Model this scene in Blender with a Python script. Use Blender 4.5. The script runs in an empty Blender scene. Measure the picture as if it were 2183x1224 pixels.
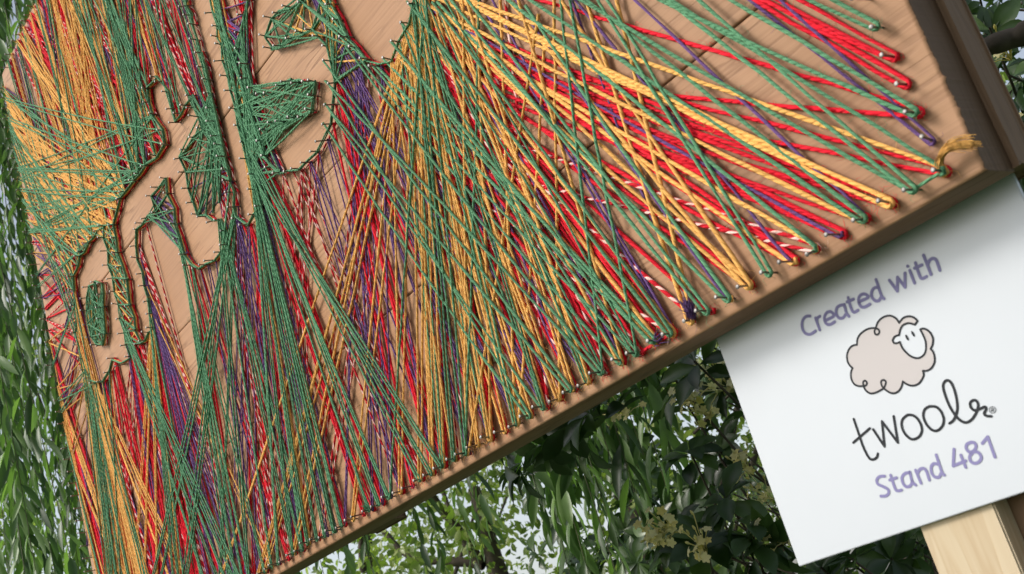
import bpy, math, random
import numpy as np
from mathutils import Vector, Matrix
random.seed(7); rng = np.random.default_rng(11)
S = bpy.context.scene
COL = S.collection

# ------------------------------------------------------------------ camera
ZB = 1.73                                   # height of the string-art board's lower edge
F = 2538.836                                # focal length in photo pixels (photo 2183 x 1224)
R = np.array([[-0.5578862, -0.2844550, -0.7796463], [0.4119106, -0.9104551, 0.0374326], [0.7204808, 0.3002614, -0.6251004]])
T0 = np.array([0.33322173, -0.08216827, 0.83754448])
C0 = -R.T @ T0                              # camera in board coordinates (u leftwards, v up, n out of the board)
def w3(p):                                  # board coordinates -> world
    p = np.asarray(p, float); q = np.empty_like(p)
    q[..., 0] = -p[..., 0]; q[..., 1] = -p[..., 2]; q[..., 2] = p[..., 1] + ZB
    return q
cam_d = bpy.data.cameras.new('camera'); cam = bpy.data.objects.new('camera', cam_d); COL.objects.link(cam)
cam_d.sensor_width = 36.0; cam_d.lens = F / 2183 * 36; cam_d.clip_start = 0.02; cam_d.clip_end = 600
def wd(v): return Vector((-v[0], -v[2], v[1]))
rx, up, fw = wd(R[0]), wd(-R[1]), wd(R[2])
M = Matrix((rx, up, -fw)).transposed().to_4x4(); M.translation = Vector(w3(C0)); cam.matrix_world = M
cam_d.dof.use_dof = True; cam_d.dof.focus_distance = 1.7; cam_d.dof.aperture_fstop = 18
S.camera = cam

# ------------------------------------------------------------------ sky, sun, exposure
SUN = Vector((-0.40, -0.68, 0.60)).normalized()
world = bpy.data.worlds.new('World'); S.world = world; world.use_nodes = True
wn = world.node_tree.nodes; wn.clear()
sky = wn.new('ShaderNodeTexSky'); sky.sky_type = 'NISHITA'; sky.sun_disc = False
sky.sun_elevation = math.asin(SUN.z); sky.sun_rotation = math.atan2(SUN.x, SUN.y); sky.dust_density = 2.5
bg = wn.new('ShaderNodeBackground'); bg.inputs[1].default_value = 0.15
wo = wn.new('ShaderNodeOutputWorld')
bw = wn.new('ShaderNodeRGBToBW'); veil = wn.new('ShaderNodeMix'); veil.data_type = 'RGBA'; veil.inputs[0].default_value = 0.6   # thin white cloud veil
world.node_tree.links.new(sky.outputs[0], bw.inputs[0]); world.node_tree.links.new(sky.outputs[0], veil.inputs[6]); world.node_tree.links.new(bw.outputs[0], veil.inputs[7])
world.node_tree.links.new(veil.outputs[2], bg.inputs[0]); world.node_tree.links.new(bg.outputs[0], wo.inputs[0])
sd = bpy.data.lights.new('sun', 'SUN'); sd.energy = 1.75; sd.angle = math.radians(18); sd.color = (1.0, 0.95, 0.88)
so = bpy.data.objects.new('sun', sd); COL.objects.link(so); so.rotation_euler = SUN.to_track_quat('Z', 'Y').to_euler(); so.location = (0, -4, 8)
S.view_settings.view_transform = 'Standard'; S.view_settings.look = 'None'; S.view_settings.exposure = 0.62; S.view_settings.gamma = 1
S.render.engine = 'CYCLES'

# ------------------------------------------------------------------ helpers: projection
def proj(P):                                # board coords (n,3) -> photo pixels + depth
    X = np.asarray(P, float) @ R.T + T0
    return np.stack([1091.5 + F * X[..., 0] / X[..., 2], 612 + F * X[..., 1] / X[..., 2], X[..., 2]], -1)
def ray(x, y): return R.T @ np.array([(x - 1091.5) / F, (y - 612) / F, 1.0])
def onb(x, y, n=0.0):                       # the point of the plane n = const of the board seen at a photo pixel
    d = ray(x, y); s = (n - C0[2]) / d[2]; return C0 + s * d
def atz(x, y, z): return C0 + ray(x, y) * z
def inpoly(P, poly):
    P = np.atleast_2d(P); x, y = P[:, 0], P[:, 1]; r = np.zeros(len(P), bool); j = len(poly) - 1
    for i in range(len(poly)):
        xi, yi = poly[i][:2]; xj, yj = poly[j][:2]
        c = ((yi > y) != (yj > y)) & (x < (xj - xi) * (y - yi) / ((yj - yi) + 1e-12) + xi); r ^= c; j = i
    return r
BOARD_PX = [(2100, 372), (2163, 372), (600, 1260), (190, 1224), (4, 157), (100, -60), (2020, -60)]
SIGN_PX = [(1530, 715), (1697, 1210), (2300, 1010), (2300, 300)]
def seen(P):                                # in frame and not behind the board or the sign
    q = proj(P); r = (q[:, 0] > -10) & (q[:, 0] < 2193) & (q[:, 1] > -10) & (q[:, 1] < 1234) & (q[:, 2] > 0.1)
    return r & ~inpoly(q, BOARD_PX) & ~inpoly(q, SIGN_PX)

# ------------------------------------------------------------------ helpers: objects and meshes
def tag(o, label=None, cat=None, group=None, kind=None):
    if label: o['label'] = label
    if cat: o['category'] = cat
    if group: o['group'] = group
    if kind: o['kind'] = kind
    return o
def empty(name, loc=(0, 0, 0)):
    o = bpy.data.objects.new(name, None); COL.objects.link(o); o.location = loc; o.empty_display_size = 0.1; return o
def link(name, me, mat=None, parent=None):
    o = bpy.data.objects.new(name, me); COL.objects.link(o)
    if mat and not me.materials: me.materials.append(mat)
    if parent:
        o.parent = parent; o.matrix_parent_inverse = Matrix.Translation(-Vector(parent.location))
    return o
def mesh_np(name, V, Fc, uv=None, smooth=True, rnd=None):
    """V (n,3), Fc list of (m,k) face arrays (each of one vertex count)"""
    me = bpy.data.meshes.new(name)
    if not isinstance(Fc, list): Fc = [Fc]
    me.vertices.add(len(V)); me.vertices.foreach_set('co', np.asarray(V, np.float32).ravel())
    loops = np.concatenate([f.ravel() for f in Fc]); tot = np.concatenate([np.full(len(f), f.shape[1]) for f in Fc])
    me.loops.add(len(loops)); me.loops.foreach_set('vertex_index', loops.astype(np.int32))
    me.polygons.add(len(tot)); st = np.concatenate([[0], np.cumsum(tot)[:-1]])
    me.polygons.foreach_set('loop_start', st.astype(np.int32)); me.polygons.foreach_set('loop_total', tot.astype(np.int32))
    if smooth: me.polygons.foreach_set('use_smooth', np.ones(len(tot), bool))
    if uv is not None:
        l = me.uv_layers.new(name='UVMap'); l.data.foreach_set('uv', np.asarray(uv, np.float32).ravel())
    if rnd is not None:
        a = me.attributes.new('rnd', 'FLOAT', 'FACE'); a.data.foreach_set('value', np.asarray(rnd, np.float32))
    me.update(); me.validate(); return me
def box_me(name, a, b, bev=0.0):            # box between two world corners
    import bmesh
    bm = bmesh.new(); bmesh.ops.create_cube(bm, size=1)
    a, b = Vector(a), Vector(b); c = (a + b) / 2; d = b - a
    for v in bm.verts: v.co = Vector((v.co.x * d.x, v.co.y * d.y, v.co.z * d.z)) + c
    if bev: bmesh.ops.bevel(bm, geom=bm.edges[:], offset=bev, segments=2, affect='EDGES')
    me = bpy.data.meshes.new(name); bm.to_mesh(me); bm.free(); return me
def tube_np(P, r, sides=6, cap=True):
    P = np.asarray(P, float); n = len(P); r = np.broadcast_to(np.asarray(r, float), (n,))
    tg = np.gradient(P, axis=0); tg /= np.linalg.norm(tg, axis=1)[:, None] + 1e-12
    ref = np.array([0.31, 0.55, 0.77]) if abs(tg[0] @ np.array([0.31, 0.55, 0.77])) < 0.9 else np.array([1.0, 0, 0])
    A = np.empty_like(P); a = ref - tg[0] * (ref @ tg[0]); a /= np.linalg.norm(a)
    for i in range(n):
        a = a - tg[i] * (a @ tg[i]); a /= np.linalg.norm(a) + 1e-12; A[i] = a
    B = np.cross(tg, A)
    th = np.arange(sides) / sides * 2 * np.pi
    V = P[:, None] + r[:, None, None] * (np.cos(th)[None, :, None] * A[:, None] + np.sin(th)[None, :, None] * B[:, None])
    L = np.concatenate([[0], np.cumsum(np.linalg.norm(np.diff(P, axis=0), axis=1))])
    i = np.arange(n - 1)[:, None]; j = np.arange(sides)[None]; j2 = (j + 1) % sides
    Q = np.stack([i * sides + j, i * sides + j2, (i + 1) * sides + j2, (i + 1) * sides + j], -1).reshape(-1, 4)
    u0 = np.broadcast_to(j / sides, (n - 1, sides)); u1 = np.broadcast_to((j + 1) / sides, (n - 1, sides))
    l0 = np.broadcast_to(L[:-1, None], (n - 1, sides)); l1 = np.broadcast_to(L[1:, None], (n - 1, sides))
    UV = np.stack([np.stack([u0, l0], -1), np.stack([u1, l0], -1), np.stack([u1, l1], -1), np.stack([u0, l1], -1)], 2).reshape(-1, 2)
    return V.reshape(-1, 3), Q, UV
class Join:
    def __init__(s): s.V = []; s.Q = {}; s.n = 0; s.R = {}; s.UV = {}
    def add(s, V, Q, rnd=0.0, UV=None):
        k = Q.shape[1]; s.V.append(V); s.Q.setdefault(k, []).append(Q + s.n); s.n += len(V)
        s.R.setdefault(k, []).append(np.broadcast_to(np.asarray(rnd, float), (len(Q),)))
        s.UV.setdefault(k, []).append(UV if UV is not None else np.zeros((len(Q) * k, 2)))
    def me(s, name, smooth=True):
        ks = sorted(s.Q)
        return mesh_np(name, np.concatenate(s.V), [np.concatenate(s.Q[k]) for k in ks], np.concatenate([np.concatenate(s.UV[k]) for k in ks]), smooth,
                       np.concatenate([np.concatenate(s.R[k]) for k in ks]))

# ------------------------------------------------------------------ materials
def newmat(name):
    m = bpy.data.materials.new(name); m.use_nodes = True; nt = m.node_tree; b = nt.nodes['Principled BSDF']; return m, nt, b
def N(nt, t, **kw):
    n = nt.nodes.new(t)
    for k, v in kw.items():
        if k.startswith('i_'):
            key = k[2:]; n.inputs[int(key) if key.isdigit() else key].default_value = v
        else: setattr(n, k, v)
    return n
def ramp(nt, fac, stops):
    r = nt.nodes.new('ShaderNodeValToRGB'); e = r.color_ramp.elements
    while len(e) < len(stops): e.new(0.5)
    for x, (p, c) in zip(e, stops): x.position = p; x.color = (*c, 1)
    nt.links.new(fac, r.inputs[0]); return r.outputs[0]
def math_n(nt, op, a, b=None, c=None):
    n = nt.nodes.new('ShaderNodeMath'); n.operation = op
    for i, x in enumerate((a, b, c)):
        if x is None: continue
        if hasattr(x, 'is_linked') or hasattr(x, 'links'): nt.links.new(x, n.inputs[i])
        else: n.inputs[i].default_value = x
    return n.outputs[0]
def mixc(nt, fac, a, b, mode='MIX'):
    n = nt.nodes.new('ShaderNodeMix'); n.data_type = 'RGBA'; n.blend_type = mode
    for s, x in ((n.inputs[0], fac), (n.inputs[6], a), (n.inputs[7], b)):
        if hasattr(x, 'links'): nt.links.new(x, s)
        else: s.default_value = x if isinstance(x, (int, float)) else (*x, 1)
    return n.outputs[2]

def mat_wood(name, c_lo, c_hi, c_line, along='X', scale=1.0, rough=0.62, bump=0.5, knots=True):
    m, nt, b = newmat(name); L = nt.links.new
    geo = N(nt, 'ShaderNodeNewGeometry'); oi = N(nt, 'ShaderNodeObjectInfo')
    mp = N(nt, 'ShaderNodeMapping'); L(geo.outputs['Position'], mp.inputs[0])
    k = {'X': (0.55, 6, 6), 'Z': (6, 6, 0.55)}[along]; mp.inputs['Scale'].default_value = [x * scale for x in k]
    off = N(nt, 'ShaderNodeVectorMath', operation='ADD'); L(mp.outputs[0], off.inputs[0])
    sc = N(nt, 'ShaderNodeVectorMath', operation='SCALE'); sc.inputs[0].default_value = (3.1, 7.7, 5.3); L(oi.outputs['Random'], sc.inputs['Scale']); L(sc.outputs[0], off.inputs[1])
    n1 = N(nt, 'ShaderNodeTexNoise', i_Scale=1.6, i_Detail=5.0, i_Roughness=0.55); L(off.outputs[0], n1.inputs['Vector'])
    rings = math_n(nt, 'FRACT', math_n(nt, 'MULTIPLY', n1.outputs[0], 17.0))
    rl = ramp(nt, rings, [(0.0, (0, 0, 0)), (0.62, (0.1, 0.1, 0.1)), (0.86, (1, 1, 1)), (1.0, (0, 0, 0))])
    mp2 = N(nt, 'ShaderNodeMapping'); L(geo.outputs['Position'], mp2.inputs[0]); mp2.inputs['Scale'].default_value = [x * scale for x in ({'X': (2.2, 260, 260), 'Z': (260, 260, 2.2)}[along])]
    n2 = N(nt, 'ShaderNodeTexNoise', i_Scale=1.0, i_Detail=3.0, i_Roughness=0.6); L(mp2.outputs[0], n2.inputs['Vector'])
    n3 = N(nt, 'ShaderNodeTexNoise', i_Scale=5.0, i_Detail=3.0); L(geo.outputs['Position'], n3.inputs['Vector'])
    base = mixc(nt, ramp(nt, n3.outputs[0], [(0.3, (0, 0, 0)), (0.7, (1, 1, 1))]), c_lo, c_hi)
    line = math_n(nt, 'MULTIPLY', rl, ramp(nt, n3.outputs[0], [(0.38, (0.12, 0.12, 0.12)), (0.62, (1, 1, 1))]))
    c = mixc(nt, math_n(nt, 'MULTIPLY', line, 0.58), base, c_line)
    c = mixc(nt, math_n(nt, 'MULTIPLY', ramp(nt, n2.outputs[0], [(0.45, (0, 0, 0)), (0.75, (1, 1, 1))]), 0.28), c, c_line)
    L(c, b.inputs['Base Color']); b.inputs['Roughness'].default_value = rough; b.inputs['Specular IOR Level'].default_value = 0.22
    h = math_n(nt, 'SUBTRACT', math_n(nt, 'MULTIPLY', n2.outputs[0], 0.35), math_n(nt, 'MULTIPLY', line, 0.6))
    bp = N(nt, 'ShaderNodeBump', i_Strength=bump, i_Distance=0.0012); L(h, bp.inputs['Height']); L(bp.outputs[0], b.inputs['Normal'])
    return m
def mat_yarn(name, col, dark, tw=0.011, second=None, sheen=0.9):
    m, nt, b = newmat(name); L = nt.links.new
    uv = N(nt, 'ShaderNodeUVMap'); sp = N(nt, 'ShaderNodeSeparateXYZ'); L(uv.outputs[0], sp.inputs[0])
    oi = N(nt, 'ShaderNodeObjectInfo')
    ph = math_n(nt, 'ADD', sp.outputs[0], math_n(nt, 'MULTIPLY', sp.outputs[1], 1.0 / (tw * 2)))      # turns
    nw = N(nt, 'ShaderNodeTexNoise', i_Scale=22.0, i_Detail=2.0); g_ = N(nt, 'ShaderNodeNewGeometry'); L(g_.outputs['Position'], nw.inputs['Vector'])
    ph = math_n(nt, 'ADD', ph, math_n(nt, 'MULTIPLY', nw.outputs[0], 1.3))
    s2 = math_n(nt, 'MULTIPLY', ph, 2.0)                                                              # two plies
    fr = math_n(nt, 'FRACT', s2)
    ridge = math_n(nt, 'SINE', math_n(nt, 'MULTIPLY', fr, math.pi))
    cv = N(nt, 'ShaderNodeCombineXYZ'); L(math_n(nt, 'MULTIPLY', s2, 7.0), cv.inputs[0]); L(math_n(nt, 'MULTIPLY', sp.outputs[1], 160.0), cv.inputs[1]); L(math_n(nt, 'MULTIPLY', oi.outputs['Random'], 40.0), cv.inputs[2])
    nz = N(nt, 'ShaderNodeTexNoise', i_Scale=1.0, i_Detail=3.0, i_Roughness=0.65); L(cv.outputs[0], nz.inputs['Vector'])
    c = mixc(nt, math_n(nt, 'POWER', ridge, 0.55), dark, col)
    if second:
        sel = math_n(nt, 'GREATER_THAN', math_n(nt, 'FRACT', ph), 0.66)
        c = mixc(nt, sel, c, second)
    c = mixc(nt, ramp(nt, nz.outputs[0], [(0.35, (0, 0, 0)), (0.72, (1, 1, 1))]), c, tuple(min(1, x * 1.25 + 0.012) for x in col) if not second else (0.9, 0.45, 0.4), 'MIX') if not second else c
    hsv = N(nt, 'ShaderNodeHueSaturation'); L(c, hsv.inputs['Color'])
    L(math_n(nt, 'ADD', math_n(nt, 'MULTIPLY', oi.outputs['Random'], 0.35), 0.83), hsv.inputs['Value'])
    L(hsv.outputs[0], b.inputs['Base Color']); b.inputs['Roughness'].default_value = 0.85
    b.inputs['Sheen Weight'].default_value = sheen; b.inputs['Sheen Roughness'].default_value = 0.5; b.inputs['Sheen Tint'].default_value = (*[min(1, x * 1.5 + .02) for x in col], 1)
    b.inputs['Specular IOR Level'].default_value = 0.2
    h = math_n(nt, 'ADD', ridge, math_n(nt, 'MULTIPLY', nz.outputs[0], 0.6))
    bp = N(nt, 'ShaderNodeBump', i_Strength=0.9, i_Distance=0.0011); L(h, bp.inputs['Height']); L(bp.outputs[0], b.inputs['Normal'])
    return m
def mat_leaf(name, c0, c1, c2, trans=0.35, rough=0.4, spec=0.5):
    m, nt, b = newmat(name); L = nt.links.new
    at = N(nt, 'ShaderNodeAttribute', attribute_name='rnd'); oi = N(nt, 'ShaderNodeObjectInfo')
    f = math_n(nt, 'FRACT', math_n(nt, 'ADD', at.outputs['Fac'], oi.outputs['Random']))
    c = ramp(nt, f, [(0.0, c0), (0.5, c1), (1.0, c2)])
    g = N(nt, 'ShaderNodeNewGeometry'); nz = N(nt, 'ShaderNodeTexNoise', i_Scale=60.0, i_Detail=2.0); L(g.outputs['Position'], nz.inputs['Vector'])
    c = mixc(nt, math_n(nt, 'MULTIPLY', nz.outputs[0], 0.35), c, tuple(x * 0.45 for x in c1))
    L(c, b.inputs['Base Color']); b.inputs['Roughness'].default_value = rough; b.inputs['Specular IOR Level'].default_value = spec
    tr = N(nt, 'ShaderNodeBsdfTranslucent'); L(mixc(nt, 1.0, c, (1.0, 1.25, 0.45), 'MULTIPLY'), tr.inputs[0])
    mx = N(nt, 'ShaderNodeMixShader', i_0=trans); L(b.outputs[0], mx.inputs[1]); L(tr.outputs[0], mx.inputs[2])
    L(mx.outputs[0], nt.nodes['Material Output'].inputs[0]); return m
def mat_plain(name, col, rough=0.5, metal=0.0, noise=0.0, nscale=40.0, spec=0.5, bump=0.0):
    m, nt, b = newmat(name); b.inputs['Roughness'].default_value = rough; b.inputs['Metallic'].default_value = metal; b.inputs['Specular IOR Level'].default_value = spec
    g = N(nt, 'ShaderNodeNewGeometry'); nz = N(nt, 'ShaderNodeTexNoise', i_Scale=nscale, i_Detail=5.0); nt.links.new(g.outputs['Position'], nz.inputs['Vector'])
    c = mixc(nt, ramp(nt, nz.outputs[0], [(0.35, (0, 0, 0)), (0.68, (1, 1, 1))]), col, tuple(x * (1 - noise) for x in col))
    nt.links.new(c, b.inputs['Base Color'])
    if bump:
        bp = N(nt, 'ShaderNodeBump', i_Strength=bump, i_Distance=0.004); nt.links.new(nz.outputs[0], bp.inputs['Height']); nt.links.new(bp.outputs[0], b.inputs['Normal'])
    return m
MW = mat_wood('board_wood', (0.335, 0.180, 0.094), (0.425, 0.248, 0.142), (0.105, 0.044, 0.018))
MB = mat_wood('brown_wood', (0.185, 0.11, 0.062), (0.23, 0.14, 0.082), (0.09, 0.05, 0.025), along='Z')
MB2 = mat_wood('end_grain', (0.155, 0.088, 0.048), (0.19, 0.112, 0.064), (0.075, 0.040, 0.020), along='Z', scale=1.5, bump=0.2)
MB3 = mat_wood('shaded_sawn_edge', (0.27, 0.155, 0.088), (0.32, 0.19, 0.115), (0.13, 0.07, 0.035))  # long plank edges: shade of the underside put into a darker brown
MP = mat_wood('pale_wood', (0.50, 0.40, 0.265), (0.54, 0.445, 0.31), (0.40, 0.28, 0.16), along='Z', scale=0.8, bump=0.25)
MN = mat_plain('nail_steel', (0.30, 0.285, 0.27), 0.55, 1.0, 0.35, 300.0)
YM = {
    'green': mat_yarn('green_yarn', (0.092, 0.235, 0.122), (0.030, 0.105, 0.052), 0.0085),
    'yellow': mat_yarn('yellow_yarn', (0.74, 0.385, 0.105), (0.42, 0.17, 0.033), 0.0095),
    'red': mat_yarn('red_yarn', (0.66, 0.008, 0.024), (0.38, 0.003, 0.010), 0.011, sheen=0.3),
    'purple': mat_yarn('purple_yarn', (0.120, 0.058, 0.175), (0.048, 0.022, 0.080), 0.009),
    'twine': mat_yarn('red_white_twine', (0.58, 0.012, 0.025), (0.33, 0.005, 0.012), 0.010, second=(0.85, 0.62, 0.55)),
}
MWIL = mat_leaf('willow_leaf', (0.035, 0.075, 0.024), (0.105, 0.190, 0.062), (0.24, 0.37, 0.13), 0.42, 0.40, 0.5)
MPIT = mat_leaf('evergreen_leaf', (0.022, 0.048, 0.016), (0.045, 0.090, 0.028), (0.095, 0.160, 0.045), 0.25, 0.30, 0.45)
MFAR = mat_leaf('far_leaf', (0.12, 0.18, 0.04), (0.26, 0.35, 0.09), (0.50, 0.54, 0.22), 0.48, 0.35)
MFLO = mat_leaf('flower_petal', (0.74, 0.62, 0.24), (0.80, 0.74, 0.46), (0.82, 0.66, 0.22), 0.3, 0.6)
MSTEM = mat_plain('green_stem', (0.10, 0.11, 0.04), 0.6, 0, 0.4, 60)
MBARK = mat_plain('bark', (0.085, 0.065, 0.045), 0.85, 0, 0.55, 22, bump=0.8)
MGRASS = mat_plain('lawn', (0.055, 0.10, 0.03), 0.9, 0, 0.5, 3.0, bump=0.6)
MSIGN = mat_plain('white_panel', (0.52, 0.55, 0.59), 0.24, 0, 0.06, 5.0, bump=0.03)
MEDGE = mat_plain('panel_edge', (0.55, 0.55, 0.57), 0.5)
MINK = mat_plain('dark_ink', (0.014, 0.016, 0.020), 0.6, spec=0.25)
MLIL = mat_plain('lilac_ink', (0.20, 0.185, 0.35), 0.55, spec=0.25)
MWOOL = mat_plain('beige_ink', (0.44, 0.405, 0.40), 0.35)

# ------------------------------------------------------------------ ground
g = mesh_np('ground', np.array([[-150, -150, 0], [150, -150, 0], [150, 150, 0], [-150, 150, 0]], float), np.array([[0, 1, 2, 3]]))
tag(link('ground', g, MGRASS), 'mown lawn under the trees', None, kind='structure')

# ------------------------------------------------------------------ the board
BW, BH, BT = 1.9535, 1.3122, 0.040
board = empty('string_art_board', w3((BW / 2, 0, -BT / 2)))
tag(board, 'large plank board studded with steel nails, its letters left as bare wood', 'string art')
NPL = 6; pw = BH / NPL
for i in range(NPL):
    v0 = i * pw + (0.0006 if i else 0); v1 = (i + 1) * pw - (0.0006 if i < NPL - 1 else 0)
    rows = 110; vv = np.linspace(v0, v1, rows + 1); pr = (i % 2) * 0.0004
    jag = rng.normal(0, 0.00045, rows + 1); jag = np.where(rng.random(rows + 1) < 0.25, jag - np.abs(rng.normal(0, 0.0011, rows + 1)), jag)
    # columns: back-left, front-left, front-right(jag), side-right, back-right
    cols = [(BW, -BT), (BW, pr), (0.004, pr), (0.0, pr - 0.0005), (0.001, pr - 0.004), (0.0, -BT)]
    V = np.zeros((rows + 1, 6, 3))
    for j, (u, n) in enumerate(cols):
        V[:, j, 0] = u + (jag if j == 3 else 0) + (jag * 0.4 if j == 4 else 0); V[:, j, 1] = vv; V[:, j, 2] = n
    # slight arris on the long edges
    V[0, 1:4, 2] -= 0.0012; V[-1, 1:4, 2] -= 0.0012
    V[0, 1:4, 1] += 0.0; 
    idx = np.arange((rows + 1) * 6).reshape(rows + 1, 6)
    Q = []
    for j in range(6):
        j2 = (j + 1) % 6
        Q.append(np.stack([idx[:-1, j], idx[1:, j], idx[1:, j2], idx[:-1, j2]], -1))
    caps = [idx[0, ::1][None, :], idx[-1, ::-1][None, :]]
    me = mesh_np('plank', w3(V.reshape(-1, 3)), [np.concatenate(Q), np.concatenate(caps)], smooth=False)
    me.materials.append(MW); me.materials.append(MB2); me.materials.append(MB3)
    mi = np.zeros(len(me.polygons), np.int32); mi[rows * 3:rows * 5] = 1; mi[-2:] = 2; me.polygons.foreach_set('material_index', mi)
    link('plank', me, None, board)
# back battens that carry the planks
for (u0, u1, nm) in ((-0.004, 0.085, 'frame_rail'), (BW - 0.09, BW - 0.01, 'frame_rail'), (0.95, 1.03, 'frame_rail')):
    link(nm, box_me(nm, w3((u0, 0.004, -BT - 0.0005)), w3((u1, BH - 0.002, -BT - 0.0345)), 0.0015), MB, board)
for v_ in (0.42, 0.98):
    link('cross_rail', box_me('cross_rail', w3((0.15, v_, -BT - 0.0348)), w3((BW - 0.04, v_ + 0.06, -BT - 0.105)), 0.002), MB, board)
for (u0, z1) in ((0.062, 1.10), (1.62, 1.10)):
    link('support_leg', box_me('leg', w3((u0, -ZB - 0.1, -BT - 0.036 - (0.07 if u0 > 1 else 0))), w3((u0 + 0.076, z1, -BT - 0.112 - (0.06 if u0 > 1 else 0))), 0.003), MB, board)

# ------------------------------------------------------------------ nails
NL = 0.0210
def head_uv(x, y): p = onb(x, y, NL); return (p[0], p[1])
P_ = 0.025; U0, V0 = 0.02757, 0.01374
def lift(u, v): q = proj(np.array([u, v, 0.0164])); p = onb(q[0], q[1], NL); return (p[0] + rng.normal(0, .0008), p[1] + rng.normal(0, .0008))
bottom = [lift(U0 + P_ * k, V0) for k in range(76)]
right = [lift(0.0285, V0 + P_ * (k + 1)) for k in range(50)]
left = [(BW - 0.016, V0 + P_ * k) for k in range(51)]
top = [(U0 + P_ * k, BH - 0.016) for k in range(76)]
# letter outlines: nail heads read off the photograph
OUT = {
 'o_out': [(207,482),(209,507),(217,535),(219,565),(226,592),(231,623),(239,651),(244,680),(251,710),(257,735),(264,762),(245,778),(226,765),(221,792),(205,812),(190,818),(178,808),(170,791),(163,764),(154,735),(150,709),(149,681),(147,651),(144,620),(144,590),(153,565),(158,547),(167,536),(177,518),(185,505),(196,493)],
 'o_in': [(190,602),(177,612),(171,635),(172,663),(174,691),(183,717),(192,736),(205,735),(211,712),(208,680),(206,655),(207,626),(205,603)],
 'b': [(318,164),(301,187),(303,219),(313,245),(332,278),(338,308),(318,334),(297,353),(283,369),(273,385),(252,408),(243,423),(235,448),(229,479),(233,508),(238,538),(246,567),(258,596),(259,623),(263,651),(272,679),(276,705),(286,735),(295,725),(303,712),(312,700),(308,669),(302,639),(295,609),(289,582),(280,553),(275,523),(278,491),(290,476),(301,462),(318,454),(309,418),(322,400),(339,382),(344,413),(356,445),(360,478),(368,509),(380,542),(392,566),(408,571),(425,566),(440,554),(458,538),(469,522),(466,489),(455,470),(440,468),(423,461),(408,458),(396,430),(388,401),(382,367),(370,335),(383,315),(399,293),(416,274),(409,250),(400,228),(396,202),(382,224),(369,242),(358,260),(354,230),(344,196),(330,172)],
 'c': [(381,-20),(385,9),(392,30),(397,51),(404,84),(413,110),(423,144),(428,170),(431,197),(437,228),(443,257),(452,286),(458,310),(464,334),(470,360),(476,386),(482,410),(485,440),(488,465),(512,478),(527,459),(542,438),(529,404),(526,370),(516,339),(508,303),(494,267),(486,232),(477,191),(468,160),(460,126),(456,95),(450,78),(448,54),(439,22),(430,-15)],
 'e': [(520,-30),(514,-2),(506,29),(500,67),(501,105),(512,135),(516,163),(525,187),(545,200),(562,197),(590,182),(606,169),(622,172),(640,173),(655,176),(654,205),(648,235),(632,246),(612,252),(590,258),(570,263),(552,278),(543,300),(550,331),(562,356),(581,367),(600,367),(620,359),(640,345),(658,321),(676,297),(688,262),(694,221),(697,173),(690,129),(680,99),(666,77),(650,63),(628,70),(606,81),(585,96),(563,103),(551,78),(562,37),(579,24),(603,14),(629,3),(640,-28)],
 'f': [(678,-28),(691,5),(705,41),(724,76),(740,100),(766,125),(791,139),(815,127),(834,88),(855,46),(866,3),(876,-40),(884,-85)],
}
OUTN = {k: [head_uv(*q) for q in v] for k, v in OUT.items()}
OUTN['f'] += [(0.515 - 0.004 * k, 0.56 + 0.026 * k) for k in range(16)]
OUTN['f2'] = [(0.30 + 0.0005 * k * k, 0.60 + 0.03 * k) for k in range(12)]
nail_uv = list(dict.fromkeys([(round(a, 5), round(b, 5)) for L_ in ([bottom, right, left, top] + list(OUTN.values())) for a, b in L_]))
# nail mesh, along +Z then laid along the board normal
def nail_mesh():
    J = Join(); s = 8; th = np.arange(s) / s * 2 * np.pi
    prof = [(0.00095, -0.004), (0.00095, NL - 0.0011), (0.0019, NL - 0.0009), (0.0021, NL - 0.0003), (0.0018, NL), (0.0007, NL + 0.0002)]
    V = np.array([[r * np.cos(a), -z, r * np.sin(a)] for r, z in prof for a in th])
    Q = np.array([[i * s + j, (i + 1) * s + j, (i + 1) * s + (j + 1) % s, i * s + (j + 1) % s] for i in range(len(prof) - 1) for j in range(s)])
    J.add(V, Q); J.add(V[-s:], np.arange(s)[None, :]); return J.me('nail')
NM = nail_mesh(); NM.materials.append(MN)
na = np.array(nail_uv); pq = proj(np.c_[na, np.full(len(na), NL)])
vis = (pq[:, 0] > -40) & (pq[:, 0] < 2220) & (pq[:, 1] > -40) & (pq[:, 1] < 1260)
order = sorted(range(len(na)), key=lambda i: (not vis[i], pq[i, 2])); restJ = Join()
nv = np.array([v.co[:] for v in NM.vertices]); nq = [p.vertices[:] for p in NM.polygons if len(p.vertices) == 4]
for c_, i in enumerate(order):
    loc = Vector(w3((na[i, 0], na[i, 1], 0))); tilt = Matrix.Rotation(rng.normal(0, 0.075), 3, 'X') @ Matrix.Rotation(rng.normal(0, 0.075), 3, 'Z') @ Matrix.Scale(1 + rng.normal(0, 0.08), 3, Vector((0, 1, 0)))
    if c_ < 300:
        o = link('nail', NM, None, board); o.matrix_basis = Matrix.Translation(loc) @ tilt.to_4x4()
    else:
        restJ.add(nv @ np.array(tilt).T + np.array(loc), np.array(nq))
if restJ.n: tag(link('nail', restJ.me('nails'), MN, board), kind='stuff')

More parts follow.
